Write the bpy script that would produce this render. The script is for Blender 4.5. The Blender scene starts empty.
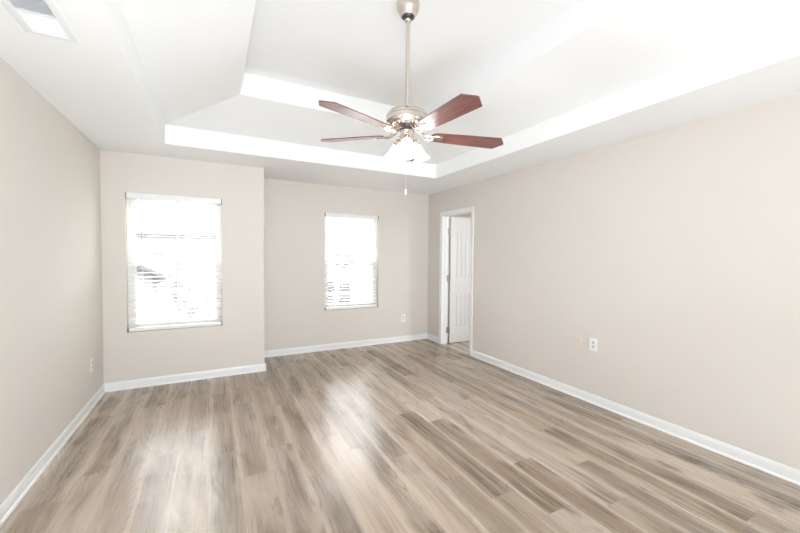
import bpy, bmesh, math, random
from mathutils import Vector, Matrix
random.seed(7)
S = bpy.context.scene
COL = S.collection
PI = math.pi

# ------------------------------------------------------------------ camera
YAW, PITCH, ROLL, CAM_H = 0.48149, -0.02965, 0.00845, 1.40621
cam_data = bpy.data.cameras.new('camera')
cam_data.sensor_width = 36.0
cam_data.lens = 357.68 / 800 * 36
cam_data.clip_start = 0.02
cam_data.clip_end = 500
cam = bpy.data.objects.new('camera', cam_data)
COL.objects.link(cam)
fw = Vector((math.sin(YAW) * math.cos(PITCH), math.cos(YAW) * math.cos(PITCH), math.sin(PITCH)))
rt = Vector((math.cos(YAW), -math.sin(YAW), 0))
up = rt.cross(fw)
ax = rt * math.cos(ROLL) + up * math.sin(ROLL)
ay = -rt * math.sin(ROLL) + up * math.cos(ROLL)
m = Matrix((ax, ay, -fw)).transposed().to_4x4()
m.translation = Vector((0, 0, CAM_H))
cam.matrix_world = m
S.camera = cam

# ------------------------------------------------------------------ world, lights, exposure
SKY_HORIZON, SKY_ZENITH = 0.85, 57.0
W = bpy.data.worlds.new('overcast_sky')
S.world = W
W.use_nodes = True
bg = W.node_tree.nodes['Background']
bg.inputs['Color'].default_value = (0.94, 0.965, 1.0, 1)
# overcast sky: dimmest at the horizon, brightest overhead
_nt = W.node_tree
_tc = _nt.nodes.new('ShaderNodeTexCoord')
_sp = _nt.nodes.new('ShaderNodeSeparateXYZ')
_nt.links.new(_tc.outputs['Generated'], _sp.inputs[0])
_mr = _nt.nodes.new('ShaderNodeMapRange')
_mr.inputs[3].default_value = SKY_HORIZON
_mr.inputs[4].default_value = SKY_ZENITH
_pw = _nt.nodes.new('ShaderNodeMath')
_pw.operation = 'POWER'
_cl = _nt.nodes.new('ShaderNodeMath')
_cl.operation = 'MAXIMUM'
_nt.links.new(_sp.outputs[2], _cl.inputs[0])
_cl.inputs[1].default_value = 0.0
_nt.links.new(_cl.outputs[0], _pw.inputs[0])
_pw.inputs[1].default_value = 1.6
_nt.links.new(_pw.outputs[0], _mr.inputs[0])
_nt.links.new(_mr.outputs[0], bg.inputs['Strength'])
S.view_settings.view_transform = 'Standard'
S.view_settings.look = 'None'
S.view_settings.exposure = 0.91
S.view_settings.gamma = 1.0
S.view_settings.use_curve_mapping = False


def area(name, loc, direction, sx, sy, power, col=(1, 1, 1)):
    d = bpy.data.lights.new(name, 'AREA')
    d.shape = 'RECTANGLE'
    d.size, d.size_y = sx, sy
    d.energy = power
    d.color = col
    o = bpy.data.objects.new(name, d)
    COL.objects.link(o)
    o.location = loc
    o.rotation_euler = Vector(direction).to_track_quat('-Z', 'Y').to_euler()
    return o


# added area lamp in the closed hall, filling the room through its opening
area('added_hall_fill', (0.60, -6.8, 1.2), (0.06, 1, 0.10), 3.6, 2.1, 142, (0.87, 0.94, 1.0))
# added lamp low in the hall, aimed up to lift the ceiling
area('added_hall_upfill', (1.0, -1.55, 0.10), (0, 0.62, 0.78), 3.2, 0.8, 40, (0.87, 0.94, 1.0))
# unseen softbox added behind the camera, turned up to brighten the ceiling
fl = area('added_ceiling_fill', (-0.15, -0.5, 0.55), (0.16, 0.50, 0.85), 0.6, 0.6, 20, (0.88, 0.945, 1.0))
fl.data.spread = math.radians(130)
# unseen lamp added in the room beyond, to light the open door
area('added_next_room_fill', (4.60, 3.10, 2.42), (0, 0, -1), 0.35, 0.35, 21, (0.94, 0.97, 1.0))

# ------------------------------------------------------------------ dimensions (metres)
H = 2.44
XL, XR = -0.992, 3.2373
Y1, Y2, XJ = 4.567, 5.1677, 0.544
YF = -0.70
TO = (-0.393, 2.630, -0.09, 4.021, 2.6175)      # outer tray x0 x1 y0 y1 and top of its riser
TI = (0.212, 1.976, 0.56, 3.368, 2.769, 2.958)  # inner tray, bottom and top of its riser
WT = 0.115
W1 = (-0.795, 0.092, 0.590, 2.038)              # window openings x0 x1 z0 z1
W2 = (1.452, 2.318, 0.590, 2.036)
DY0, DY1, DZ = 4.030, 4.736, 2.046              # door opening


# ------------------------------------------------------------------ materials
def new_mat(name):
    mt = bpy.data.materials.new(name)
    mt.use_nodes = True
    nt = mt.node_tree
    return mt, nt, nt.nodes['Principled BSDF']


def nd(nt, typ, **kw):
    n = nt.nodes.new(typ)
    for k, v in kw.items():
        setattr(n, k, v)
    return n


def mathn(nt, op, a, b=None, c=None):
    n = nd(nt, 'ShaderNodeMath', operation=op)
    for i, v in enumerate((a, b, c)):
        if v is None:
            continue
        if isinstance(v, (int, float)):
            n.inputs[i].default_value = v
        else:
            nt.links.new(v, n.inputs[i])
    return n.outputs[0]


def mixc(nt, fac, a, b, blend='MIX'):
    n = nd(nt, 'ShaderNodeMix', data_type='RGBA', blend_type=blend)
    for sock, v in ((n.inputs[0], fac), (n.inputs[6], a), (n.inputs[7], b)):
        if isinstance(v, (int, float)):
            sock.default_value = v
        elif isinstance(v, tuple):
            sock.default_value = (*v, 1) if len(v) == 3 else v
        else:
            nt.links.new(v, sock)
    return n.outputs[2]


def plain(name, col, rough=0.5, metal=0.0, var=0.03, scale=6.0, bump=0.0, bscale=250.0, spec=0.5):
    """paint / plastic / metal: faint procedural tone variation, optional fine bump"""
    mt, nt, b = new_mat(name)
    tc = nd(nt, 'ShaderNodeTexCoord')
    no = nd(nt, 'ShaderNodeTexNoise')
    no.inputs['Scale'].default_value = scale
    no.inputs['Detail'].default_value = 3
    nt.links.new(tc.outputs['Object'], no.inputs['Vector'])
    lo = tuple(c * (1 - var) for c in col)
    hi = tuple(min(1, c * (1 + var)) for c in col)
    nt.links.new(mixc(nt, no.outputs['Fac'], lo, hi), b.inputs['Base Color'])
    b.inputs['Roughness'].default_value = rough
    b.inputs['Metallic'].default_value = metal
    b.inputs['Specular IOR Level'].default_value = spec
    if bump:
        n2 = nd(nt, 'ShaderNodeTexNoise')
        n2.inputs['Scale'].default_value = bscale
        n2.inputs['Detail'].default_value = 2
        nt.links.new(tc.outputs['Object'], n2.inputs['Vector'])
        bp = nd(nt, 'ShaderNodeBump')
        bp.inputs['Strength'].default_value = bump
        bp.inputs['Distance'].default_value = 0.002
        nt.links.new(n2.outputs['Fac'], bp.inputs['Height'])
        nt.links.new(bp.outputs['Normal'], b.inputs['Normal'])
    return mt


M = {}
M['wall'] = plain('beige_wall_paint', (0.733, 0.687, 0.634), 0.62, var=0.01, bump=0.10, bscale=180, spec=0.35)
M['ceiling'] = plain('white_ceiling_paint', (0.92, 0.925, 0.925), 0.9, var=0.006, spec=0.2)
M['trim'] = plain('white_trim_paint', (0.86, 0.87, 0.87), 0.32, var=0.01)
M['door'] = plain('white_door_paint', (0.80, 0.805, 0.80), 0.42, var=0.012)
M['vinyl'] = plain('white_window_vinyl', (0.84, 0.83, 0.79), 0.4, var=0.01)
M['slat'] = plain('white_blind_slat', (0.86, 0.84, 0.78), 0.45, var=0.01)
M['blind'] = plain('white_blind_rail', (0.87, 0.87, 0.87), 0.4, var=0.01)
M['bracket'] = plain('dark_bracket_and_gap', (0.13, 0.105, 0.085), 0.5, var=0.05)
M['cord'] = plain('white_cord', (0.8, 0.79, 0.76), 0.8)
M['wand'] = plain('clear_grey_wand', (0.42, 0.43, 0.45), 0.25)
M['plate'] = plain('white_plate_plastic', (0.88, 0.88, 0.86), 0.35)
M['slot'] = plain('dark_outlet_slot', (0.05, 0.05, 0.05), 0.6)
M['outface'] = plain('pale_receptacle_plastic', (0.72, 0.73, 0.72), 0.35)
M['painted_plate'] = plain('beige_painted_plate', (0.75, 0.69, 0.62), 0.5)
M['cream_plate'] = plain('cream_plate_plastic', (0.87, 0.85, 0.79), 0.38)
M['nickel'] = plain('brushed_nickel', (0.66, 0.60, 0.54), 0.25, metal=1.0, var=0.06, scale=40)
M['dark_metal'] = plain('dark_gap_metal', (0.09, 0.09, 0.11), 0.35, metal=0.7)
M['hinge'] = plain('satin_nickel_hinge', (0.55, 0.47, 0.40), 0.38, metal=0.85)
M['vent'] = plain('white_register_enamel', (0.84, 0.85, 0.86), 0.4)
M['duct'] = plain('grey_duct_interior', (0.22, 0.23, 0.26), 0.7)
M['siding'] = plain('white_house_siding', (0.15, 0.15, 0.149), 0.7)
M['roof'] = plain('light_grey_shingles', (0.06, 0.06, 0.063), 0.9, var=0.2, scale=9)
M['house_glass'] = plain('house_window_glass', (0.05, 0.052, 0.056), 0.3)
M['grass'] = plain('dry_winter_lawn', (0.075, 0.075, 0.06), 0.95, var=0.2, scale=1.5)
M['shrub'] = plain('dull_green_leaves', (0.055, 0.07, 0.045), 0.8, var=0.35, scale=4)
M['twig'] = plain('bare_brown_twigs', (0.10, 0.085, 0.068), 0.9, var=0.2)
M['asphalt'] = plain('pale_asphalt', (0.40, 0.40, 0.40), 0.9, var=0.1)


def glass_mat():
    mt = bpy.data.materials.new('window_glass')
    mt.use_nodes = True
    nt = mt.node_tree
    nt.nodes.remove(nt.nodes['Principled BSDF'])
    out = nt.nodes['Material Output']
    tr = nd(nt, 'ShaderNodeBsdfTransparent')
    tr.inputs[0].default_value = (0.92, 0.92, 0.92, 1)
    gl = nd(nt, 'ShaderNodeBsdfGlossy')
    gl.inputs['Roughness'].default_value = 0.02
    fr = nd(nt, 'ShaderNodeFresnel')
    fr.inputs[0].default_value = 1.3
    mx = nd(nt, 'ShaderNodeMixShader')
    nt.links.new(fr.outputs[0], mx.inputs[0])
    nt.links.new(tr.outputs[0], mx.inputs[1])
    nt.links.new(gl.outputs[0], mx.inputs[2])
    nt.links.new(mx.outputs[0], out.inputs['Surface'])
    return mt


M['glass'] = glass_mat()


def screen_mat():
    mt = bpy.data.materials.new('added_insect_mesh')
    mt.use_nodes = True
    nt = mt.node_tree
    b = nt.nodes['Principled BSDF']
    b.inputs['Base Color'].default_value = (0.10, 0.10, 0.105, 1)
    b.inputs['Roughness'].default_value = 0.6
    tr = nd(nt, 'ShaderNodeBsdfTransparent')
    mx = nd(nt, 'ShaderNodeMixShader')
    mx.inputs[0].default_value = 0.28           # how much the added screen dims the view
    nt.links.new(tr.outputs[0], mx.inputs[1])
    nt.links.new(b.outputs[0], mx.inputs[2])
    nt.links.new(mx.outputs[0], nt.nodes['Material Output'].inputs['Surface'])
    return mt


M['screen'] = screen_mat()


def shade_mat():
    mt, nt, b = new_mat('lit_frosted_glass')
    tc = nd(nt, 'ShaderNodeTexCoord')
    no = nd(nt, 'ShaderNodeTexNoise')
    no.inputs['Scale'].default_value = 30
    nt.links.new(tc.outputs['Object'], no.inputs['Vector'])
    nt.links.new(mixc(nt, no.outputs['Fac'], (0.86, 0.85, 0.82), (0.92, 0.91, 0.89)), b.inputs['Base Color'])
    b.inputs['Roughness'].default_value = 0.3
    b.inputs['Emission Color'].default_value = (0.97, 0.98, 1.0, 1)
    b.inputs['Emission Strength'].default_value = 7
    return mt


M['shade'] = shade_mat()


def bulb_mat():
    mt, nt, b = new_mat('lit_bulb')
    b.inputs['Base Color'].default_value = (0.9, 0.9, 0.88, 1)
    b.inputs['Emission Color'].default_value = (1.0, 0.95, 0.88, 1)
    b.inputs['Emission Strength'].default_value = 7
    return mt


M['bulb'] = bulb_mat()


def blade_mat():
    mt, nt, b = new_mat('mahogany_blade_veneer')
    tc = nd(nt, 'ShaderNodeTexCoord')
    mp = nd(nt, 'ShaderNodeMapping')
    mp.inputs['Scale'].default_value = (3.0, 55.0, 20.0)
    nt.links.new(tc.outputs['Object'], mp.inputs['Vector'])
    no = nd(nt, 'ShaderNodeTexNoise')
    no.inputs['Scale'].default_value = 1.6
    no.inputs['Detail'].default_value = 5
    nt.links.new(mp.outputs[0], no.inputs['Vector'])
    rp = nd(nt, 'ShaderNodeValToRGB')
    rp.color_ramp.elements[0].position = 0.3
    rp.color_ramp.elements[0].color = (0.085, 0.026, 0.022, 1)
    rp.color_ramp.elements[1].position = 0.72
    rp.color_ramp.elements[1].color = (0.215, 0.078, 0.064, 1)
    nt.links.new(no.outputs['Fac'], rp.inputs[0])
    nt.links.new(rp.outputs[0], b.inputs['Base Color'])
    b.inputs['Roughness'].default_value = 0.38
    b.inputs['Coat Weight'].default_value = 0.55
    b.inputs['Coat Roughness'].default_value = 0.22
    return mt


M['blade'] = blade_mat()

PLANK_W, PLANK_L = 0.182, 1.22


def floor_mat():
    mt, nt, b = new_mat('greige_oak_plank_floor')
    L = nt.links
    geo = nd(nt, 'ShaderNodeNewGeometry')
    sp = nd(nt, 'ShaderNodeSeparateXYZ')
    L.new(geo.outputs['Position'], sp.inputs[0])
    x, y = sp.outputs[0], sp.outputs[1]
    u = mathn(nt, 'DIVIDE', mathn(nt, 'ADD', x, 0.992 + 10 * PLANK_W - 0.05), PLANK_W)
    row = mathn(nt, 'FLOOR', u)
    fx = mathn(nt, 'FRACT', u)
    wr = nd(nt, 'ShaderNodeTexWhiteNoise', noise_dimensions='1D')
    L.new(row, wr.inputs['W'])
    v = mathn(nt, 'ADD', mathn(nt, 'DIVIDE', y, PLANK_L), mathn(nt, 'MULTIPLY', wr.outputs['Value'], 7.0))
    colv = mathn(nt, 'FLOOR', v)
    fy = mathn(nt, 'FRACT', v)
    cid = nd(nt, 'ShaderNodeCombineXYZ')
    L.new(row, cid.inputs[0])
    L.new(colv, cid.inputs[1])
    wn = nd(nt, 'ShaderNodeTexWhiteNoise', noise_dimensions='3D')
    L.new(cid.outputs[0], wn.inputs['Vector'])
    pid = wn.outputs['Value']
    sc = nd(nt, 'ShaderNodeSeparateColor')
    L.new(wn.outputs['Color'], sc.inputs[0])
    pid2 = sc.outputs[1]
    ex = mathn(nt, 'MULTIPLY', mathn(nt, 'MINIMUM', fx, mathn(nt, 'SUBTRACT', 1.0, fx)), PLANK_W)
    ey = mathn(nt, 'MULTIPLY', mathn(nt, 'MINIMUM', fy, mathn(nt, 'SUBTRACT', 1.0, fy)), PLANK_L)
    shift = mathn(nt, 'MULTIPLY', pid, 61.0)

    def coords(sx, sy):
        c = nd(nt, 'ShaderNodeCombineXYZ')
        L.new(mathn(nt, 'MULTIPLY', x, sx), c.inputs[0])
        L.new(mathn(nt, 'MULTIPLY', y, sy), c.inputs[1])
        L.new(shift, c.inputs[2])
        return c.outputs[0]

    def noise(vec, scale, detail=4, rough=0.55, dist=0.0):
        n = nd(nt, 'ShaderNodeTexNoise')
        L.new(vec, n.inputs['Vector'])
        n.inputs['Scale'].default_value = scale
        n.inputs['Detail'].default_value = detail
        n.inputs['Roughness'].default_value = rough
        n.inputs['Distortion'].default_value = dist
        return n.outputs['Fac']

    def ramp(val, p0, p1):
        n = nd(nt, 'ShaderNodeMapRange', interpolation_type='SMOOTHSTEP')
        L.new(val, n.inputs[0])
        n.inputs[1].default_value = p0
        n.inputs[2].default_value = p1
        return n.outputs[0]

    light, mid, dark = (0.560, 0.464, 0.380), (0.390, 0.298, 0.217), (0.125, 0.083, 0.052)
    c = mixc(nt, pid2, mid, light)
    # broad streaky figure
    broad = noise(coords(6.5, 1.5), 1.0, 3, 0.5, 0.9)
    heart = ramp(mathn(nt, 'ADD', ex, mathn(nt, 'MULTIPLY', mathn(nt, 'SUBTRACT', broad, 0.5), 0.10)), 0.008, 0.062)
    c = mixc(nt, mathn(nt, 'MULTIPLY', heart, mathn(nt, 'MULTIPLY', sc.outputs[2], 0.44)), c, dark)
    c = mixc(nt, mathn(nt, 'MULTIPLY', mathn(nt, 'MULTIPLY', ramp(broad, 0.46, 0.72), heart), 0.62), c, dark)
    # cathedral figure: iso lines of a stretched noise, only here and there
    iso = noise(coords(5.0, 0.55), 1.0, 1, 0.4, 0.3)
    ln = mathn(nt, 'ABSOLUTE', mathn(nt, 'SUBTRACT', mathn(nt, 'FRACT', mathn(nt, 'MULTIPLY', iso, 26.0)), 0.5))
    where = ramp(noise(coords(3.2, 1.1), 1.3, 2), 0.46, 0.62)
    c = mixc(nt, mathn(nt, 'MULTIPLY', mathn(nt, 'MULTIPLY', ramp(ln, 0.26, 0.5), where), 0.42), c, dark)
    # fine pores
    fine = noise(coords(70.0, 1.8), 1.0, 3, 0.6)
    c = mixc(nt, mathn(nt, 'MULTIPLY', ramp(fine, 0.46, 0.76), 0.38), c, dark)
    pale = noise(coords(24.0, 1.1), 1.0, 3, 0.6)
    c = mixc(nt, mathn(nt, 'MULTIPLY', ramp(pale, 0.48, 0.76), 0.50), c, (0.590, 0.520, 0.450))
    # knots, few and ragged
    vo = nd(nt, 'ShaderNodeTexVoronoi', voronoi_dimensions='3D')
    L.new(coords(5.0, 2.0), vo.inputs['Vector'])
    vo.inputs['Scale'].default_value = 1.0
    sv = nd(nt, 'ShaderNodeSeparateColor')
    L.new(vo.outputs['Color'], sv.inputs[0])
    rag = noise(coords(38.0, 13.0), 1.0, 4, 0.65, 1.2)
    kn = mathn(nt, 'ADD', vo.outputs['Distance'], mathn(nt, 'MULTIPLY', mathn(nt, 'SUBTRACT', rag, 0.5), 0.42))
    halo = mathn(nt, 'MULTIPLY', mathn(nt, 'SUBTRACT', 1.0, ramp(kn, 0.03, 0.30)), ramp(sv.outputs[0], 0.15, 0.40))
    c = mixc(nt, mathn(nt, 'MULTIPLY', halo, 0.75), c, (0.120, 0.085, 0.060))
    # per plank tone
    tone = nd(nt, 'ShaderNodeMapRange')
    L.new(pid, tone.inputs[0])
    tone.inputs[3].default_value = 0.80
    tone.inputs[4].default_value = 1.16
    g = nd(nt, 'ShaderNodeCombineColor')
    for i in range(3):
        L.new(tone.outputs[0], g.inputs[i])
    c = mixc(nt, 1.0, c, g.outputs[0], 'MULTIPLY')
    # bleached long edges and thin joints
    wob = mathn(nt, 'ADD', ex, mathn(nt, 'MULTIPLY', mathn(nt, 'SUBTRACT', noise(coords(4.0, 1.6), 1.0, 3), 0.46), 0.045))
    c = mixc(nt, mathn(nt, 'MULTIPLY', mathn(nt, 'SUBTRACT', 1.0, ramp(wob, 0.0, 0.018)), mathn(nt, 'ADD', 0.25, mathn(nt, 'MULTIPLY', sc.outputs[2], 0.60))), c, (0.600, 0.528, 0.455))
    joint = mathn(nt, 'MINIMUM', ex, ey)
    c = mixc(nt, mathn(nt, 'MULTIPLY', mathn(nt, 'SUBTRACT', 1.0, ramp(joint, 0.0005, 0.0022)), 0.50), c, (0.20, 0.15, 0.11))
    L.new(c, b.inputs['Base Color'])
    rr = nd(nt, 'ShaderNodeMapRange')
    L.new(fine, rr.inputs[0])
    rr.inputs[3].default_value = 0.21
    rr.inputs[4].default_value = 0.35
    L.new(rr.outputs[0], b.inputs['Roughness'])
    b.inputs['Specular IOR Level'].default_value = 0.5
    bp = nd(nt, 'ShaderNodeBump')
    bp.inputs['Strength'].default_value = 0.25
    bp.inputs['Distance'].default_value = 0.0008
    L.new(mathn(nt, 'ADD', fine, mathn(nt, 'MULTIPLY', ramp(joint, 0.0003, 0.0022), 1.5)), bp.inputs['Height'])
    L.new(bp.outputs['Normal'], b.inputs['Normal'])
    return mt


M['floor'] = floor_mat()


# ------------------------------------------------------------------ mesh helpers
def box(bm, x0, x1, y0, y1, z0, z1, mtx=None, bevel=0.0):
    v = [Vector((x, y, z)) for x in (x0, x1) for y in (y0, y1) for z in (z0, z1)]
    if mtx:
        v = [mtx @ p for p in v]
    bv = [bm.verts.new(p) for p in v]
    fs = [bm.faces.new([bv[i] for i in f]) for f in
          ((0, 1, 3, 2), (4, 6, 7, 5), (0, 4, 5, 1), (2, 3, 7, 6), (0, 2, 6, 4), (1, 5, 7, 3))]
    if bevel:
        es = list({e for f in fs for e in f.edges})
        bmesh.ops.bevel(bm, geom=es, offset=bevel, segments=2, affect='EDGES', profile=0.5)


def prism(bm, poly, fn0, fn1):
    """extrude a 2D polygon between two placements"""
    a = [bm.verts.new(fn0(*p)) for p in poly]
    b_ = [bm.verts.new(fn1(*p)) for p in poly]
    n = len(poly)
    for i in range(n):
        bm.faces.new((a[i], a[(i + 1) % n], b_[(i + 1) % n], b_[i]))
    bm.faces.new(a[::-1])
    bm.faces.new(b_)


def lathe(bm, prof, n=32, mtx=None, cap=True):
    rings = []
    for r, z in prof:
        ring = []
        for i in range(n):
            t = 2 * PI * i / n
            p = Vector((r * math.cos(t), r * math.sin(t), z))
            ring.append(bm.verts.new(mtx @ p if mtx else p))
        rings.append(ring)
    for a, b_ in zip(rings, rings[1:]):
        for i in range(n):
            bm.faces.new((a[i], a[(i + 1) % n], b_[(i + 1) % n], b_[i]))
    if cap:
        bm.faces.new(rings[0][::-1])
        bm.faces.new(rings[-1])


def tube(bm, pts, r, n=10):
    pts = [Vector(p) for p in pts]
    rings = []
    for i, p in enumerate(pts):
        d = (pts[min(i + 1, len(pts) - 1)] - pts[max(i - 1, 0)]).normalized()
        q = Vector((0, 0, 1)).rotation_difference(d)
        rr = r[i] if isinstance(r, (list, tuple)) else r
        rings.append([bm.verts.new(p + q @ Vector((rr * math.cos(2 * PI * k / n), rr * math.sin(2 * PI * k / n), 0)))
                      for k in range(n)])
    for a, b_ in zip(rings, rings[1:]):
        for i in range(n):
            bm.faces.new((a[i], a[(i + 1) % n], b_[(i + 1) % n], b_[i]))
    bm.faces.new(rings[0][::-1])
    bm.faces.new(rings[-1])


def build(name, bm, mat, parent=None, smooth=False, kind=None, loc=None, label=None):
    bmesh.ops.recalc_face_normals(bm, faces=bm.faces[:])
    me = bpy.data.meshes.new(name)
    bm.to_mesh(me)
    bm.free()
    me.materials.append(mat)
    if smooth:
        me.shade_smooth()
        me.set_sharp_from_angle(angle=math.radians(40))
    o = bpy.data.objects.new(name, me)
    COL.objects.link(o)
    if parent:
        o.parent = parent
    if loc:
        o.location = loc
    if kind:
        o['kind'] = kind
    if label:
        o['label'] = label
    return o


def thing(name, label, cat, loc=(0, 0, 0), rotz=0.0, group=None, kind=None):
    o = bpy.data.objects.new(name, None)
    o.empty_display_size = 0.1
    COL.objects.link(o)
    o.location = loc
    o.rotation_euler = (0, 0, rotz)
    o['label'] = label
    o['category'] = cat
    if group:
        o['group'] = group
    if kind:
        o['kind'] = kind
    return o


def tag(o, label, cat, group=None):
    o['label'] = label
    o['category'] = cat
    if group:
        o['group'] = group
    return o


def struct(name, bm, mat, label, cat, smooth=False):
    o = build(name, bm, mat, smooth=smooth, kind='structure')
    o['label'] = label
    o['category'] = cat
    return o


B = bmesh.new

# ------------------------------------------------------------------ room shell
bm = B()
box(bm, XL - 0.15, 5.70, YF - 0.15, Y2 + 0.15, -0.06, 0.0)
struct('floor', bm, M['floor'], 'greige oak plank floor running towards the windows', 'floor')

bm = B()
box(bm, XL - 0.15, XL, YF - 0.15, Y1 + 0.15, 0, H)
struct('wall_left', bm, M['wall'], 'plain beige wall along the left side of the room', 'wall')


def wall_y(bm, x0, x1, y, t, hole):
    """wall facing -Y at y with one rectangular opening"""
    hx0, hx1, hz0, hz1 = hole
    box(bm, x0, hx0, y, y + t, 0, H)
    box(bm, hx1, x1, y, y + t, 0, H)
    box(bm, hx0, hx1, y, y + t, 0, hz0)
    box(bm, hx0, hx1, y, y + t, hz1, H)


bm = B()
wall_y(bm, XL, XJ - 0.001, Y1, 0.15, W1)
box(bm, XJ - 0.15, XJ, Y1 + 0.0005, Y2 + 0.15, 0, H)
struct('wall_back_left', bm, M['wall'], 'beige wall that steps forward around the left window', 'wall')
bm = B()
wall_y(bm, XJ, XR + WT, Y2, 0.15, W2)
struct('wall_back', bm, M['wall'], 'recessed beige back wall with the right window', 'wall')
bm = B()
box(bm, XR, XR + WT, YF - 0.15, DY0 - 0.018, 0, H)
box(bm, XR, XR + WT, DY1 + 0.018, Y2, 0, H)
box(bm, XR, XR + WT, DY0 - 0.018, DY1 + 0.018, DZ + 0.018, H)
struct('wall_right', bm, M['wall'], 'long beige wall on the right with the doorway', 'wall')
bm = B()
wall_y(bm, XL, XR + WT, YF - 0.15, 0.15, (-0.85, 3.10, 0.02, 2.38))  # opening added so that the hall lamps reach the room
struct('wall_front', bm, M['wall'], 'beige wall behind the camera with a wide opening added for the hall lamps', 'wall')

# hall added behind the camera, closed all round to keep sky light out
bm = B()
box(bm, XL - 0.15, 5.0, -7.6, YF - 0.15, -0.06, 0.0)
struct('floor_added_hall', bm, M['floor'], 'plank floor of the added hall behind the camera', 'floor')
bm = B()
box(bm, XL - 0.15, 5.0, -7.6, YF - 0.15, H, H + 0.06)
struct('ceiling_added_hall', bm, M['ceiling'], 'white ceiling of the added hall behind the camera', 'ceiling')
for nm, b4 in (('wall_added_hall_left', (XL - 0.15, XL, -7.6, YF - 0.15)), ('wall_added_hall_right', (XR + WT, XR + 0.26, -7.6, YF - 0.15)), ('wall_added_hall_front', (XL, XR + WT, -7.6, -7.45))):
    bm = B()
    box(bm, *b4, 0, H)
    struct(nm, bm, M['wall'], 'beige wall of the added hall behind the camera, ' + nm.split('_')[-1] + ' side', 'wall')

# tray ceiling: soffit ring, riser, sloped band, riser, top
bm = B()


def q(*pts):
    bm.faces.new([bm.verts.new(p) for p in pts])


x0, x1, y0, y1, zo = TO
a0, a1, b0, b1, zi, zt = TI
EX = 0.15
q((XL - EX, YF - EX, H), (x0, YF - EX, H), (x0, Y2 + EX, H), (XL - EX, Y2 + EX, H))
q((x1, YF - EX, H), (XR + EX, YF - EX, H), (XR + EX, Y2 + EX, H), (x1, Y2 + EX, H))
q((x0, YF - EX, H), (x1, YF - EX, H), (x1, y0, H), (x0, y0, H))
q((x0, y1, H), (x1, y1, H), (x1, Y2 + EX, H), (x0, Y2 + EX, H))


def ring(r0, z0, r1, z1):
    c0 = [(r0[0], r0[2], z0), (r0[1], r0[2], z0), (r0[1], r0[3], z0), (r0[0], r0[3], z0)]
    c1 = [(r1[0], r1[2], z1), (r1[1], r1[2], z1), (r1[1], r1[3], z1), (r1[0], r1[3], z1)]
    for i in range(4):
        j = (i + 1) % 4
        q(c0[i], c0[j], c1[j], c1[i])


ring(TO, H, TO, zo)
ring(TO, zo, TI, zi)
ring(TI, zi, TI, zt)
q((a0, b0, zt), (a1, b0, zt), (a1, b1, zt), (a0, b1, zt))
bmesh.ops.remove_doubles(bm, verts=bm.verts[:], dist=1e-5)
# slab above, so that the ceiling has thickness
box(bm, XL - EX, XR + EX, YF - EX, Y2 + EX, 3.02, 3.10)
ceil = struct('ceiling', bm, M['ceiling'], 'white tray ceiling with two stepped levels', 'ceiling')

# neighbouring room behind the open door
bm = B()
box(bm, XR + WT, 5.70, Y2 + 0.0, Y2 + 0.15, 0, H)
struct('wall_next_room_back', bm, M['wall'], 'beige wall of the room beyond the open door, behind the door leaf', 'wall')
bm = B()
box(bm, 5.55, 5.70, 2.4, Y2, 0, H)
struct('wall_next_room_right', bm, M['wall'], 'far wall of the room beyond the open door', 'wall')
bm = B()
box(bm, XR + WT, 5.55, 2.25, 2.4, 0, H)
struct('wall_next_room_front', bm, M['wall'], 'near wall of the room beyond the open door', 'wall')
bm = B()
box(bm, XR + EX, 5.70, 2.25, Y2 + 0.15, H, H + 0.05)
struct('ceiling_next_room', bm, M['ceiling'], 'white ceiling of the room beyond the open door', 'ceiling')

# ------------------------------------------------------------------ baseboards
BP = [(0, 0), (0.017, 0), (0.017, 0.004), (0.0155, 0.010), (0.0115, 0.0155), (0.0085, 0.0175), (0.0085, 0.062), (0.0075, 0.066), (0.0078, 0.070), (0.0035, 0.086), (0.002, 0.089), (0, 0.089)]


def baseboard(name, p0, p1, nrm, label):
    bm = B()
    prism(bm, BP, lambda d, z: Vector((p0[0] + nrm[0] * d, p0[1] + nrm[1] * d, z)),
          lambda d, z: Vector((p1[0] + nrm[0] * d, p1[1] + nrm[1] * d, z)))
    struct(name, bm, M['trim'], label, 'baseboard')


C = 0.057
baseboard('baseboard_left', (XL, YF), (XL, Y1), (1, 0), 'white baseboard along the left wall')
baseboard('baseboard_back_left', (XL, Y1), (XJ + 0.017, Y1), (0, -1), 'white baseboard under the left window')
baseboard('baseboard_jog', (XJ, Y1 - 0.0169), (XJ, Y2), (1, 0), 'short white baseboard on the return of the stepped wall')
baseboard('baseboard_back', (XJ, Y2), (XR, Y2), (0, -1), 'white baseboard under the right window')
baseboard('baseboard_right_far', (XR, DY1 + C), (XR, Y2), (-1, 0), 'short white baseboard between the doorway and the back corner')
baseboard('baseboard_right', (XR, YF), (XR, DY0 - C), (-1, 0), 'long white baseboard along the right wall')
baseboard('baseboard_front', (XL, YF), (XR, YF), (0, 1), 'white baseboard on the wall behind the camera')
baseboard('baseboard_next_room', (XR + WT, Y2), (5.55, Y2), (0, -1), 'white baseboard in the room beyond the open door')


# ------------------------------------------------------------------ door casing, jamb, door
def casing(bm, xw, sgn):
    prof = [(0, 0), (0, 0.009), (0.006, 0.012), (0.020, 0.014), (0.045, 0.018), (C - 0.003, 0.018), (C, 0.014), (C, 0)]
    iy0, iy1, iz = DY0 - 0.004, DY1 + 0.004, DZ + 0.004

    def at(corner):
        def f(w, t):
            X = xw + sgn * t
            return Vector({'a': (X, iy1 + w, 0), 'b': (X, iy1 + w, iz + w), 'c': (X, iy0 - w, iz + w), 'd': (X, iy0 - w, 0)}[corner])
        return f
    for s, e in ('ab', 'bc', 'cd'):
        prism(bm, prof, at(s), at(e))


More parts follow.
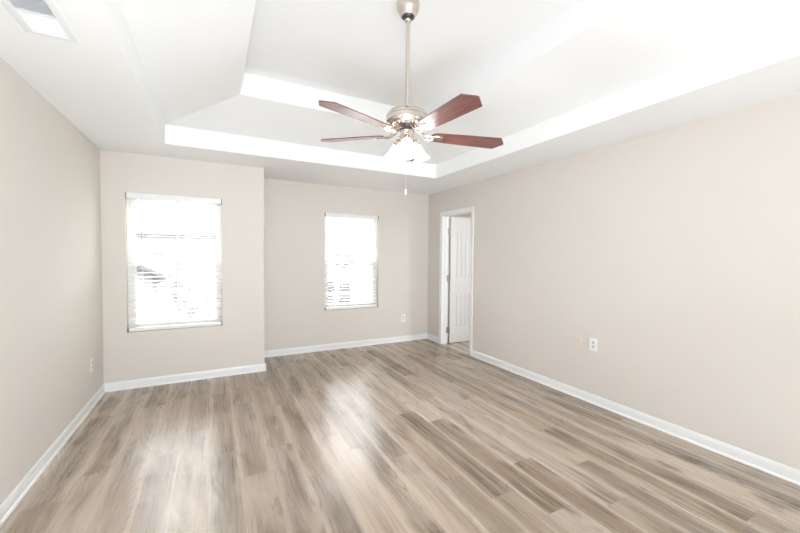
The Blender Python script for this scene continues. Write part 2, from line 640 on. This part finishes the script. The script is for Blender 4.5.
bm = B()
casing(bm, XR, -1)
casing(bm, XR + WT, 1)
struct('trim_1', bm, M['trim'], 'white casing around the doorway in the right wall', 'door casing')
bm = B()
J = 0.018
box(bm, XR, XR + WT, DY1, DY1 + J, 0, DZ + J)
box(bm, XR, XR + WT, DY0 - J, DY0, 0, DZ + J)
box(bm, XR, XR + WT, DY0, DY1, DZ, DZ + J)
# door stop strips
sx0, sx1 = XR + 0.040, XR + 0.074
box(bm, sx0, sx1, DY1 - 0.010, DY1, 0, DZ)
box(bm, sx0, sx1, DY0, DY0 + 0.010, 0, DZ)
box(bm, sx0, sx1, DY0 + 0.010, DY1 - 0.010, DZ - 0.010, DZ)
struct('trim_2', bm, M['trim'], 'white door jamb lining the doorway in the right wall', 'door jamb')

# leaf local frame: x along the leaf from the hinge, y thickness (camera side = -y), z up
LW, LH, LT = 0.700, 2.030, 0.035
door = thing('door_1', 'white two panel arch top door standing open in the right doorway', 'door',
             (XR + WT + 0.006, DY1 - 0.005, 0.010), math.radians(0.5), kind='structure')
bm = B()
box(bm, 0.014, LW, -0.035 + 0.012, -0.012, 0, LH)
ST, R0, R1a, R1b = 0.118, 0.235, 0.800, 1.020    # stile, top of bottom rail, lock rail
SH, PK = 1.800, 1.905                          # arch shoulder and peak


def arch(t):                                   # t in 0..1 across the opening
    s = abs(2 * t - 1)
    return SH + (PK - SH) * (0.5 + 0.5 * math.cos(PI * s)) ** 0.85


pw0, pw1 = ST, LW - ST + 0.004
for ys in ((-0.035, -0.023), (-0.012, 0.0)):
    ya, yb = ys
    box(bm, 0.014, pw0, ya, yb, 0, LH)
    box(bm, pw1, LW, ya, yb, 0, LH)
    box(bm, pw0, pw1, ya, yb, 0, R0)
    box(bm, pw0, pw1, ya, yb, R1a, R1b)
    N = 20
    top = [(pw0 + (pw1 - pw0) * i / N, arch(i / N)) for i in range(N + 1)]
    poly = top + [(pw1, LH), (pw0, LH)]
    prism(bm, poly, lambda x, z: Vector((x, ya, z)), lambda x, z: Vector((x, yb, z)))
    # raised fields, split into vertical boards by grooves
    yo_, yi_ = (ya + 0.004, yb) if ya < -0.02 else (ya, yb - 0.004)
    mg = 0.024
    nb = 5
    bw = (pw1 - pw0 - 2 * mg) / nb
    for k in range(nb):
        f0 = pw0 + mg + k * bw + (0.004 if k else 0)
        f1 = pw0 + mg + (k + 1) * bw - (0.004 if k < nb - 1 else 0)
        box(bm, f0, f1, yo_, yi_, R0 + mg, R1a - mg)
        tp = [(f0 + (f1 - f0) * i / 6, arch((f0 + (f1 - f0) * i / 6 - pw0) / (pw1 - pw0)) - mg - 0.006) for i in range(7)]
        prism(bm, tp + [(f1, R1b + mg), (f0, R1b + mg)], lambda x, z: Vector((x, yo_, z)), lambda x, z: Vector((x, yi_, z)))
build('door_leaf', bm, M['door'], door)
for z in (0.205, 1.045, 1.800):
    bm = B()
    lathe(bm, [(0.0065, z - 0.045), (0.0065, z + 0.045)], 12, Matrix.Translation((-0.003, -0.002, 0)))
    lathe(bm, [(0.008, z + 0.045), (0.004, z + 0.052)], 12, Matrix.Translation((-0.003, -0.002, 0)))
    box(bm, 0.0005, 0.0138, -0.034, -0.003, z - 0.045, z + 0.045)
    box(bm, -0.038, -0.004, -0.0015, 0.0040, z - 0.045, z + 0.045)
    build('hinge', bm, M['hinge'], door, smooth=True, label='satin nickel butt hinge')
bm = B()
kz = 0.93
for s in (-1, 1):
    mt_ = Matrix.Translation((LW - 0.06, -0.035 if s < 0 else 0.0, kz)) @ Matrix.Rotation(PI / 2 * (1 if s < 0 else -1), 4, 'X')
    lathe(bm, [(0.032, 0.0), (0.032, 0.006), (0.012, 0.010), (0.011, 0.030), (0.022, 0.038), (0.027, 0.050), (0.022, 0.062), (0.006, 0.066)], 24, mt_)
build('door_knob', bm, M['hinge'], door, smooth=True, label='satin nickel round door knob')


# ------------------------------------------------------------------ windows
def window(name, hole, y, label):
    hx0, hx1, hz0, hz1 = hole
    w = thing(name, label, 'window', ((hx0 + hx1) / 2, y, hz0), kind='structure')
    ox, oz = (hx0 + hx1) / 2, hz0
    x0, x1, z0, z1 = hx0 - ox, hx1 - ox, 0.0, hz1 - hz0
    ya, yb = 0.080, 0.148
    zm = z0 + (z1 - z0) * 0.490
    f = 0.032
    bm = B()
    box(bm, x0, x0 + f, ya, yb, z0, z1)
    box(bm, x1 - f, x1, ya, yb, z0, z1)
    box(bm, x0 + f, x1 - f, ya, yb, z0, z0 + f)
    box(bm, x0 + f, x1 - f, ya, yb, z1 - f, z1)
    build('window_frame', bm, M['vinyl'], w)
    for nm, za, zb, yc, g in (('lower_sash', z0 + f, zm + 0.022, ya + 0.006, 0.036), ('upper_sash', zm - 0.018, z1 - f, ya + 0.036, 0.030)):
        bm = B()
        xa, xb = x0 + f, x1 - f
        t = 0.026
        box(bm, xa, xa + g, yc, yc + t, za, zb)
        box(bm, xb - g, xb, yc, yc + t, za, zb)
        box(bm, xa + g, xb - g, yc, yc + t, za, za + 0.038)
        box(bm, xa + g, xb - g, yc, yc + t, zb - 0.036, zb)
        xm = (xa + xb) / 2
        zh = (za + zb) / 2
        s = build(nm, bm, M['vinyl'], w)
        bm = B()
        box(bm, xm - 0.008, xm + 0.008, yc + 0.010, yc + 0.016, za + 0.038, zb - 0.036)
        box(bm, xa + g, xm - 0.008, yc + 0.010, yc + 0.016, zh - 0.008, zh + 0.008)
        box(bm, xm + 0.008, xb - g, yc + 0.010, yc + 0.016, zh - 0.008, zh + 0.008)
        build('muntin', bm, M['vinyl'], s)
        bm = B()
        box(bm, xa + g, xb - g, yc + 0.0165, yc + 0.0195, za + 0.038, zb - 0.036)
        build('glass_pane', bm, M['glass'], s)
    bm = B()
    box(bm, x0 + f, x1 - f, yb - 0.010, yb - 0.0085, z0 + f, zm)  # screen added to dim the bright view behind the lower slats
    build('added_insect_screen', bm, M['screen'], w, label='fine grey insect screen added outside the lower sash to dim the view')
    bm = B()
    box(bm, -0.045, 0.045, ya - 0.010, ya + 0.030, zm + 0.022, zm + 0.034)
    build('sash_lock', bm, M['vinyl'], w)
    return w


window('window_1', W1, Y1, 'left white single hung window in the stepped wall')
window('window_2', W2, Y2, 'right white single hung window in the recessed back wall')


# ------------------------------------------------------------------ blinds
def blind(hole, y, ins, gap, label):
    hx0, hx1, hz0, hz1 = hole
    cx = (hx0 + hx1) / 2
    w2 = (hx1 - hx0) / 2
    t = thing('window_blind', label, 'blind', (cx, y, hz0), group='horizontal blinds in the two windows')
    hgt = hz1 - hz0
    hw = w2 - gap
    bm = B()
    box(bm, -hw, hw, ins - 0.006, ins + 0.050, hgt - 0.060, hgt - 0.001, bevel=0.003)
    build('headrail', bm, M['blind'], t)
    for s in (-1, 1):
        bm = B()
        xa, xb = sorted((s * (hw + 0.0005), s * (w2 - 0.0003)))
        box(bm, xa, xb, ins - 0.004, ins + 0.052, hgt - 0.058, hgt)  # dark colour stands in for shade in the gap beside the headrail
        build('end_bracket', bm, M['bracket'], t, label='dark bracket filling the shadow gap at the end of the headrail')
    sw = hw - 0.006
    ztop, zbot, pitch = hgt - 0.095, 0.062, 0.0435
    n = int((ztop - zbot) / pitch)
    bm = B()
    tilt = math.radians(-4.5)
    for i in range(n + 1):
        z = ztop - i * pitch
        mt_ = Matrix.Translation((0, ins + 0.026, z)) @ Matrix.Rotation(-tilt, 4, 'X')
        # slightly crowned slat
        N = 6
        prof = []
        for k in range(N + 1):
            a = -0.025 + 0.05 * k / N
            prof.append((a, 0.0016 * (1 - (a / 0.025) ** 2) + 0.0013))
        for k in range(N, -1, -1):
            a = -0.025 + 0.05 * k / N
            prof.append((a, 0.0016 * (1 - (a / 0.025) ** 2) - 0.0013))
        prism(bm, prof, lambda a, c: mt_ @ Vector((-sw, a, c)), lambda a, c: mt_ @ Vector((sw, a, c)))
    build('slats', bm, M['slat'], t)
    bm = B()
    box(bm, -sw, sw, ins, ins + 0.052, 0.004, 0.040, bevel=0.004)
    build('bottom_rail', bm, M['blind'], t)
    for s in (-1, 1):
        bm = B()
        xa, xb = sorted((s * (sw + 0.0003), s * (sw + 0.004)))
        box(bm, xa, xb, ins + 0.002, ins + 0.050, 0.006, 0.038)
        build('rail_end_cap', bm, M['bracket'], t, label='brown end cap of the bottom rail')
    for fx in (-0.72, 0.0, 0.72):
        bm = B()
        for dy in (-0.001, 0.053):
            tube(bm, [(fx * sw, ins + dy, 0.03), (fx * sw, ins + dy, hgt - 0.06)], 0.0011, 6)
        for i in range(n + 1):
            z = ztop - i * pitch - 0.004
            tube(bm, [(fx * sw + 0.004, ins - 0.001, z), (fx * sw + 0.004, ins + 0.053, z)], 0.0006, 4)
        build('ladder_cord', bm, M['cord'], t)
    bm = B()
    wx = -hw + 0.13
    tube(bm, [(wx, ins - 0.004, hgt - 0.05), (wx, ins - 0.014, hgt - 0.062), (wx, ins - 0.014, hgt - 0.085)], 0.0016, 6)
    tube(bm, [(wx, ins - 0.014, hgt - 0.08), (wx, ins - 0.014, hgt - 0.68)], 0.0042, 6)
    tube(bm, [(wx, ins - 0.014, hgt - 0.68), (wx, ins - 0.014, hgt - 0.72)], [0.0055, 0.0045], 8)
    build('tilt_wand', bm, M['wand'], t, label='thin grey tilt wand')
    return t


blind(W1, Y1, 0.006, 0.008, 'white horizontal blind hanging in the left window of the stepped wall')
blind(W2, Y2, 0.012, 0.014, 'white horizontal blind in the right window of the recessed back wall')


# ------------------------------------------------------------------ wall plates
def plate(name, label, cat, loc, rotz, w, h, mat, kind, group=None):
    """local: face towards -y, origin on the wall at the plate centre"""
    t = thing(name, label, cat, loc, rotz, group)
    bm = B()
    box(bm, -w / 2, w / 2, -0.006, 0, -h / 2, h / 2, bevel=0.002)
    build('cover_plate', bm, mat, t)
    if kind == 'duplex':
        for s in (-1, 1):
            bm = B()
            mt_ = Matrix.Translation((0, -0.0055, s * 0.0195)) @ Matrix.Rotation(PI / 2, 4, 'X')
            lathe(bm, [(0.0165, 0), (0.0165, 0.0015), (0.0155, 0.0022)], 24, mt_)
            r = build('receptacle', bm, M['outface'], t, label='pale grey receptacle face')
            bm = B()
            box(bm, -0.0075, -0.0050, -0.0084, -0.0076, s * 0.0195 - 0.001, s * 0.0195 + 0.008)
            box(bm, 0.0050, 0.0075, -0.0084, -0.0076, s * 0.0195 - 0.001, s * 0.0195 + 0.007)
            lathe(bm, [(0.003, 0), (0.003, 0.0006)], 10, Matrix.Translation((0, -0.0077, s * 0.0195 - 0.007)) @ Matrix.Rotation(PI / 2, 4, 'X'))
            build('socket_slots', bm, M['slot'], r)
        bm = B()
        lathe(bm, [(0.003, 0), (0.003, 0.001), (0.002, 0.0016)], 12, Matrix.Translation((0, -0.0058, 0)) @ Matrix.Rotation(PI / 2, 4, 'X'))
        build('screw', bm, mat, t)
    else:
        for s in (-1, 1):
            bm = B()
            lathe(bm, [(0.0032, 0), (0.0032, 0.001), (0.002, 0.0016)], 12, Matrix.Translation((0, -0.0058, s * h * 0.36)) @ Matrix.Rotation(PI / 2, 4, 'X'))
            build('screw', bm, mat, t)
        if kind == 'jack':
            bm = B()
            lathe(bm, [(0.008, 0), (0.008, 0.003), (0.0048, 0.003), (0.0048, 0.009), (0.002, 0.009)], 16, Matrix.Translation((0, -0.0055, 0)) @ Matrix.Rotation(PI / 2, 4, 'X'))
            build('jack', bm, M['hinge'], t, label='small metal jack')
    return t


GO = 'wall plates low on the walls'
plate('wall_outlet', 'white duplex outlet on the long right wall, right of the beige blank plate', 'outlet',
      (XR, 2.163, 0.570), -PI / 2, 0.080, 0.122, M['plate'], 'duplex', GO)
plate('blank_wall_plate', 'beige painted plate on the right wall, blending into it left of the white outlet', 'wall plate',
      (XR, 2.322, 0.570), -PI / 2, 0.074, 0.115, M['painted_plate'], 'jack', GO)
plate('wall_outlet', 'small outlet on the recessed back wall between the right window and the corner', 'outlet',
      (2.766, Y2, 0.384), 0, 0.080, 0.128, M['plate'], 'duplex', GO)
plate('wall_outlet', 'cream outlet low on the left wall beside the stepped wall corner', 'outlet',
      (XL, 4.172, 0.386), PI / 2, 0.078, 0.124, M['cream_plate'], 'duplex', GO)

# ------------------------------------------------------------------ ceiling register
vx0, vx1, vy0, vy1 = -0.768, -0.568, 1.56, 2.322
vt = thing('ceiling_vent', 'white air register in the ceiling above the left wall', 'vent',
           ((vx0 + vx1) / 2, (vy0 + vy1) / 2, H))
hw, hl = (vx1 - vx0) / 2, (vy1 - vy0) / 2
mgn = 0.036
bm = B()
fr = [(0, 0), (0, -0.003), (0.010, -0.008), (mgn - 0.004, -0.009), (mgn, -0.006), (mgn, 0)]
cs = [(-hw, -hl, 1, 1), (hw, -hl, -1, 1), (hw, hl, -1, -1), (-hw, hl, 1, -1)]
for i in range(4):
    c0, c1 = cs[i], cs[(i + 1) % 4]
    prism(bm, fr, lambda w, z: Vector((c0[0] + c0[2] * w, c0[1] + c0[3] * w, z)),
          lambda w, z: Vector((c1[0] + c1[2] * w, c1[1] + c1[3] * w, z)))
ydiv = 2.122 - (vy0 + vy1) / 2
box(bm, -hw + mgn, hw - mgn, ydiv - 0.006, ydiv + 0.006, -0.009, 0)
build('vent_frame', bm, M['vent'], vt)
bm = B()
box(bm, -hw + 0.02, hw - 0.02, -hl + 0.02, hl - 0.02, -0.0015, -0.0003)
build('duct_backing', bm, M['duct'], vt, label='grey duct behind the louvers')
bm = B()
yy = -hl + mgn + 0.006
while yy < ydiv - 0.010:
    mt_ = Matrix.Translation((0, yy, -0.005)) @ Matrix.Rotation(math.radians(52), 4, 'X')
    box(bm, -hw + mgn, hw - mgn, -0.0055, 0.0055, -0.0006, 0.0006, mt_)
    yy += 0.0135
build('louvers', bm, M['vent'], vt)
bm = B()
yy = ydiv + 0.012
while yy < hl - mgn - 0.002:
    mt_ = Matrix.Translation((0, yy, -0.005)) @ Matrix.Rotation(math.radians(-32), 4, 'X')
    box(bm, -hw + mgn, hw - mgn, -0.0075, 0.0075, -0.0006, 0.0006, mt_)
    yy += 0.0125
build('end_louvers', bm, M['vent'], vt, label='louvers of the end section, angled to show their white faces')

# ------------------------------------------------------------------ ceiling fan
FX, FY = 1.068, 1.966
fan = thing('ceiling_fan', 'brushed nickel ceiling fan with mahogany blades and a lit three light kit', 'ceiling fan', (FX, FY, zt))
Z = lambda z: z - zt
bm = B()
lathe(bm, [(0.064, 0), (0.069, -0.005), (0.070, -0.012), (0.070, -0.036), (0.066, -0.050), (0.057, -0.066), (0.047, -0.080), (0.043, -0.088), (0.037, -0.088), (0.037, -0.070)], 40)
cn = build('canopy', bm, M['nickel'], fan, smooth=True)
bm = B()
lathe(bm, [(0.0365, -0.072), (0.034, -0.086), (0.026, -0.096), (0.014, -0.102)], 32)
build('hanger_ball', bm, M['dark_metal'], cn, smooth=True, label='dark hanger ball in the mouth of the canopy')
bm = B()
lathe(bm, [(0.013, -0.098), (0.019, -0.102), (0.021, -0.110), (0.018, -0.118), (0.013, -0.121)], 28)
build('rod_collar', bm, M['nickel'], cn, smooth=True)
bm = B()
lathe(bm, [(0.0125, -0.100), (0.0125, Z(2.335))], 24)
build('downrod', bm, M['nickel'], fan, smooth=True)
bm = B()
lathe(bm, [(0.020, Z(2.345)), (0.022, Z(2.318)), (0.045, Z(2.306)), (0.095, Z(2.296)), (0.116, Z(2.286)), (0.125, Z(2.272)),
           (0.1285, Z(2.268)), (0.1285, Z(2.260)), (0.1265, Z(2.258)), (0.1265, Z(2.240)), (0.1285, Z(2.238)), (0.1285, Z(2.230)), (0.123, Z(2.226)),
           (0.114, Z(2.224)), (0.106, Z(2.216)), (0.084, Z(2.206)), (0.066, Z(2.203)), (0.050, Z(2.202))], 56)
mo = build('motor_housing', bm, M['nickel'], fan, smooth=True)
bm = B()
for k in range(20):                            # cast ribs on the underside of the motor
    mt_ = Matrix.Rotation(2 * PI * k / 20, 4, 'Z')
    box(bm, 0.070, 0.100, -0.004, 0.004, Z(2.2125), Z(2.2010), mt_, bevel=0.002)
build('cooling_ribs', bm, M['nickel'], mo, smooth=True)
bm = B()
lathe(bm, [(0.050, Z(2.203)), (0.050, Z(2.190)), (0.040, Z(2.186)), (0.036, Z(2.180))], 36)
build('flywheel', bm, M['dark_metal'], fan, smooth=True, label='dark flywheel under the motor')
bm = B()
lathe(bm, [(0.036, Z(2.183)), (0.041, Z(2.178)), (0.041, Z(2.150)), (0.046, Z(2.146)), (0.046, Z(2.128)), (0.038, Z(2.116)),
           (0.022, Z(2.104)), (0.012, Z(2.090)), (0.010, Z(2.078)), (0.004, Z(2.072))], 36)
build('switch_housing', bm, M['nickel'], fan, smooth=True)

# blades
CAMANG = PI / 2 - YAW                           # world angle of the viewing direction
ZB = Z(2.155)
PITCHB = math.radians(-10.5)


def blade_outline_clip():
    r0, r1 = 0.150, 0.642
    pts = []
    for k in range(9):
        a = PI / 2 + PI * k / 8
        pts.append((r0 + 0.045 + 0.045 * math.cos(a), 0.050 * math.sin(a)))
    pts += [(r0 + 0.22, -0.060), (r1 - 0.042, -0.068), (r1 + 0.004, -0.006), (r1 + 0.004, 0.006), (r1 - 0.042, 0.068), (r0 + 0.22, 0.060)]
    return pts


blade0 = iron0 = None
DROOP = (1.0, 3.7, 0.0, -0.9, -1.0)               # the blades do not hang quite level
for k in range(5):
    ang = CAMANG + math.radians(-6.4) + k * 2 * PI / 5   # first blade points away from the camera
    mtx = Matrix.Translation((0, 0, ZB)) @ Matrix.Rotation(ang, 4, 'Z') @ Matrix.Rotation(-math.radians(DROOP[k]), 4, 'Y') @ Matrix.Rotation(PITCHB, 4, 'X')
    if blade0 is None:
        bm = B()
        prism(bm, blade_outline_clip(), lambda x, y: Vector((x, y, -0.003)), lambda x, y: Vector((x, y, 0.003)))
        blade0 = build('blade', bm, M['blade'], fan)
        bm = B()
        # arm from the flywheel, flat yoke and oval medallion under the blade
        inv = Matrix.Rotation(-PITCHB, 4, 'X')
        arm = [inv @ Vector(p) for p in ((0.044, 0, 0.040), (0.075, 0, 0.030), (0.110, 0, -0.002), (0.145, 0, -0.009))]
        for off in (-0.012, 0.012):
            tube(bm, [a + Vector((0, off * (0.6 + 1.2 * i / 3), 0)) for i, a in enumerate(arm)] + [Vector((0.185, off * 1.2, -0.006))], [0.009, 0.008, 0.007, 0.007, 0.004], 8)
        N = 24
        oval = [(0.190 + 0.048 * math.cos(2 * PI * i / N), 0.026 * math.sin(2 * PI * i / N)) for i in range(N)]
        prism(bm, oval, lambda x, y: Vector((x, y, -0.003)), lambda x, y: Vector((0.190 + (x - 0.190) * 0.93, y * 0.90, -0.009)))
        iron0 = build('blade_iron', bm, M['nickel'], blade0, smooth=True, label='nickel blade iron')
        bm = B()
        prism(bm, oval, lambda x, y: Vector((0.190 + (x - 0.190) * 0.70, y * 0.62, -0.0088)), lambda x, y: Vector((0.190 + (x - 0.190) * 0.55, y * 0.42, -0.0125)))
        blade0.matrix_local = mtx
        for x in (0.165, 0.215):
            lathe(bm, [(0.004, -0.009), (0.004, -0.0115), (0.002, -0.013)], 10, Matrix.Translation((x, 0, 0)))
        bmj = bmesh.new()
        bmj.from_mesh(iron0.data)
        tmp = bpy.data.meshes.new('tmp')
        bm.to_mesh(tmp)
        bm.free()
        bmj.from_mesh(tmp)
        bmesh.ops.recalc_face_normals(bmj, faces=bmj.faces[:])
        bmj.to_mesh(iron0.data)
        bmj.free()
        bpy.data.meshes.remove(tmp)
        iron0.data.shade_smooth()
        iron0.data.set_sharp_from_angle(angle=math.radians(40))
    else:
        nb_ = blade0.copy()
        COL.objects.link(nb_)
        nb_.parent = fan
        nb_.matrix_local = mtx
        ni = iron0.copy()
        COL.objects.link(ni)
        ni.parent = nb_
blade0['label'] = 'mahogany blade pointing away from the camera, behind the light kit'

# light kit: three bell shades
SP = [(0.021, 0.000), (0.024, -0.006), (0.027, -0.022), (0.031, -0.044), (0.038, -0.070), (0.047, -0.092), (0.054, -0.104)]
sh0 = None
for k in range(3):
    ang = CAMANG + PI + k * 2 * PI / 3
    c, s = math.cos(ang), math.sin(ang)
    tilt = math.radians(26)
    base = Matrix.Translation((0.068 * c, 0.068 * s, Z(2.102))) @ Matrix.Rotation(ang, 4, 'Z') @ Matrix.Rotation(-tilt, 4, 'Y')
    if sh0 is None:
        bm = B()
        lathe(bm, SP + [(r - 0.003, z) for r, z in SP[::-1]], 32, cap=False)
        bmesh.ops.remove_doubles(bm, verts=bm.verts[:], dist=1e-6)
        sh0 = build('lamp_shade', bm, M['shade'], fan, smooth=True, label='lit white frosted glass bell shade')
        bm = B()
        lathe(bm, [(0.016, 0.030), (0.024, 0.022), (0.026, 0.006), (0.026, -0.008), (0.0235, -0.008), (0.0235, 0.002), (0.012, 0.004)], 28)
        fi0 = build('shade_fitter', bm, M['nickel'], sh0, smooth=True, label='nickel shade fitter')
        bm = B()
        lathe(bm, [(0.010, 0.0), (0.011, -0.016), (0.019, -0.034), (0.022, -0.048), (0.017, -0.062), (0.004, -0.069)], 20)
        bu0 = build('bulb', bm, M['bulb'], sh0, smooth=True, label='glowing bulb')
        sh0.matrix_local = base
    else:
        n_ = sh0.copy()
        COL.objects.link(n_)
        n_.parent = fan
        n_.matrix_local = base
        for ch in (fi0, bu0):
            d = ch.copy()
            COL.objects.link(d)
            d.parent = n_
    bm = B()
    top = base @ Vector((0, 0, 0.028))
    tube(bm, [(0.030 * c, 0.030 * s, Z(2.142)), (0.050 * c, 0.050 * s, Z(2.150)), (top.x + 0.01 * c, top.y + 0.01 * s, top.z + 0.012), top], [0.008, 0.008, 0.009, 0.012], 10)
    build('lamp_arm', bm, M['nickel'], fan, smooth=True)
    d = bpy.data.lights.new('fan_bulb_light', 'POINT')
    d.energy = 6.5
    d.color = (0.90, 0.955, 1.0)
    d.shadow_soft_size = 0.02
    d.specular_factor = 0.35
    lo = bpy.data.objects.new('fan_bulb_light', d)
    COL.objects.link(lo)
    lo.location = Vector((FX, FY, zt)) + (base @ Vector((0, 0, -0.112)))

# pull chains
for (px, py, zl) in ((-0.004, 0.003, 1.822),):
    bm = B()
    tube(bm, [(px, py, Z(2.078)), (px, py, Z(zl))], 0.0007, 5)
    ch = build('pull_chain', bm, M['nickel'], fan)
    bm = B()
    lathe(bm, [(0.0015, Z(zl)), (0.0030, Z(zl) - 0.006), (0.0036, Z(zl) - 0.030), (0.002, Z(zl) - 0.038)], 12, Matrix.Translation((px, py, 0)))
    build('chain_fob', bm, M['plate'], ch, smooth=True, label='small white fob at the end of the chain')

# ------------------------------------------------------------------ outside, one storey below
GZ = -3.0
bm = B()
box(bm, -60, 70, Y2 + 0.6, 90, GZ - 0.3, GZ)
struct('ground', bm, M['grass'], 'pale lawn outside below the windows', 'ground')


def house(label, loc, rotz, w, d, hw_, rise, wins, mat_roof):
    t = thing('house', label, 'house', loc, rotz)
    bm = B()
    box(bm, -w / 2, w / 2, 0, d, 0, hw_)
    prism(bm, [(0, hw_), (d, hw_), (d / 2, hw_ + rise)], lambda y, z: Vector((-w / 2, y, z)), lambda y, z: Vector((w / 2, y, z)))
    build('house_walls', bm, M['siding'], t)
    bm = B()
    e = 0.4
    sl = rise / (d / 2)
    for s in (0, 1):
        ya, yb = (-e, d / 2) if s == 0 else (d + e, d / 2)
        za, zb = hw_ - e * sl + 0.02, hw_ + rise + 0.02
        prism(bm, [(ya, za), (yb, zb), (yb, zb + 0.15), (ya, za + 0.15)], lambda y, z: Vector((-w / 2 - e, y, z)), lambda y, z: Vector((w / 2 + e, y, z)))
    build('house_roof', bm, mat_roof, t)
    for (wx, wz, ww, wh) in wins:
        bm = B()
        fr_ = 0.10
        box(bm, wx - ww / 2 - fr_, wx + ww / 2 + fr_, -0.06, 0.0, wz - fr_, wz)
        box(bm, wx - ww / 2 - fr_, wx + ww / 2 + fr_, -0.06, 0.0, wz + wh, wz + wh + fr_)
        for s in (-1, 1):
            xa, xb = sorted((wx + s * ww / 2, wx + s * (ww / 2 + fr_)))
            box(bm, xa, xb, -0.06, 0.0, wz, wz + wh)
        box(bm, wx - ww / 2, wx + ww / 2, -0.05, 0.0, wz + wh / 2 - 0.03, wz + wh / 2 + 0.03)
        wf = build('house_window', bm, M['blind'], t)
        bm = B()
        box(bm, wx - ww / 2, wx + ww / 2, -0.03, -0.004, wz, wz + wh)
        build('house_pane', bm, M['house_glass'], wf, label='dark window glass')
    return t


def shrub(label, loc, r, h, mat, n, name='shrub', group=None):
    bm = B()
    rnd = random.Random(hash(loc[0]) & 1023)
    for i in range(n):
        th, ph = rnd.uniform(0, 2 * PI), math.acos(rnd.uniform(-0.2, 1))
        rr = rnd.uniform(0.45, 1.0) ** 0.5
        p = Vector((r * rr * math.sin(ph) * math.cos(th), r * rr * math.sin(ph) * math.sin(th), h * (0.25 + 0.75 * rr * max(0, math.cos(ph)))))
        sz = rnd.uniform(0.05, 0.12)
        mt_ = Matrix.Translation(p) @ Matrix.Rotation(rnd.uniform(0, 6), 4, 'Z') @ Matrix.Rotation(rnd.uniform(0, 3), 4, 'X')
        v = [bm.verts.new(mt_ @ Vector(c)) for c in ((-sz, 0, 0), (0, -sz * 0.5, 0.01), (sz, 0, 0), (0, sz * 0.5, 0.01))]
        bm.faces.new(v)
    t = thing(name, label, name.replace('_', ' '), loc, group=group)
    build('foliage', bm, mat, t)
    bm = B()
    for i in range(9):
        th = 2 * PI * i / 9
        tube(bm, [(0, 0, 0), (0.25 * r * math.cos(th), 0.25 * r * math.sin(th), h * 0.35), (0.7 * r * math.cos(th), 0.7 * r * math.sin(th), h * 0.75)], [0.03, 0.02, 0.008], 5)
    build('stems', bm, M['twig'], t)
    return t


def bare_tree(label, loc, h, seed):
    rnd = random.Random(seed)
    t = thing('bare_tree', label, 'tree', loc, group='bare trees outside the left window')
    bm = B()

    def grow(p, d, l, r, depth):
        e = p + d * l
        tube(bm, [p, p + d * l * 0.5 + Vector((rnd.uniform(-1, 1), rnd.uniform(-1, 1), 0)) * l * 0.05, e], [r, r * 0.85, r * 0.7], 5)
        if depth:
            for _ in range(3):
                nd_ = (d + Vector((rnd.uniform(-1, 1), rnd.uniform(-1, 1), rnd.uniform(0.0, 0.7))) * 0.62).normalized()
                grow(e, nd_, l * rnd.uniform(0.6, 0.8), r * 0.6, depth - 1)
    grow(Vector((0, 0, 0)), Vector((0, 0, 1)), h * 0.32, 0.07, 4)
    build('branches', bm, M['twig'], t)
    return t


# across from the right window
house('tall white house across the lawn outside the right window', (12.2, 25.5, GZ), math.radians(-3), 13, 8, 8.6, 2.4,
      [(-4.1, 3.65, 0.42, 0.85), (-3.35, 3.65, 0.50, 0.85), (-1.4, 3.6, 0.35, 0.9), (-4.55, 0.75, 0.60, 1.75), (-3.45, 0.75, 0.95, 1.6), (1.5, 0.8, 0.9, 1.6), (3.6, 3.6, 0.8, 1.0)], M['roof'])
shrub('low green shrub before the house outside the right window, leftmost of the two', (9.0, 23.6, GZ), 0.95, 0.75, M['shrub'], 1500, group='shrubs by the house across the lawn')
shrub('smaller green shrub before the house outside the right window, to the right', (10.7, 23.6, GZ), 0.6, 0.85, M['shrub'], 900, group='shrubs by the house across the lawn')
# beyond the left window
house('low grey roofed house outside the left window, at its lower left', (-2.0, 19.5, GZ), math.radians(90), 7.0, 7, 3.7, 1.9,
      [(1.2, 1.6, 0.9, 1.5), (2.6, 1.6, 0.9, 1.5), (-1.5, 1.6, 0.9, 1.5)], M['roof'])
house('white house far off outside the left window, towards its right', (-1.2, 34.0, GZ), math.radians(-4), 10, 8, 6.1, 2.0,
      [(-2.6, 3.7, 0.8, 0.9), (-1.2, 3.9, 1.0, 0.4), (-1.8, 0.7, 0.8, 1.5), (0.6, 0.7, 0.8, 1.5), (0.8, 3.7, 0.8, 0.9)], M['roof'])
bare_tree('bare brown tree outside the left window, nearest the middle of the glass', (-0.95, 14.5, GZ), 4.6, 3)
bare_tree('bare brown tree outside the left window, towards its right edge', (-0.1, 18.5, GZ), 4.2, 11)
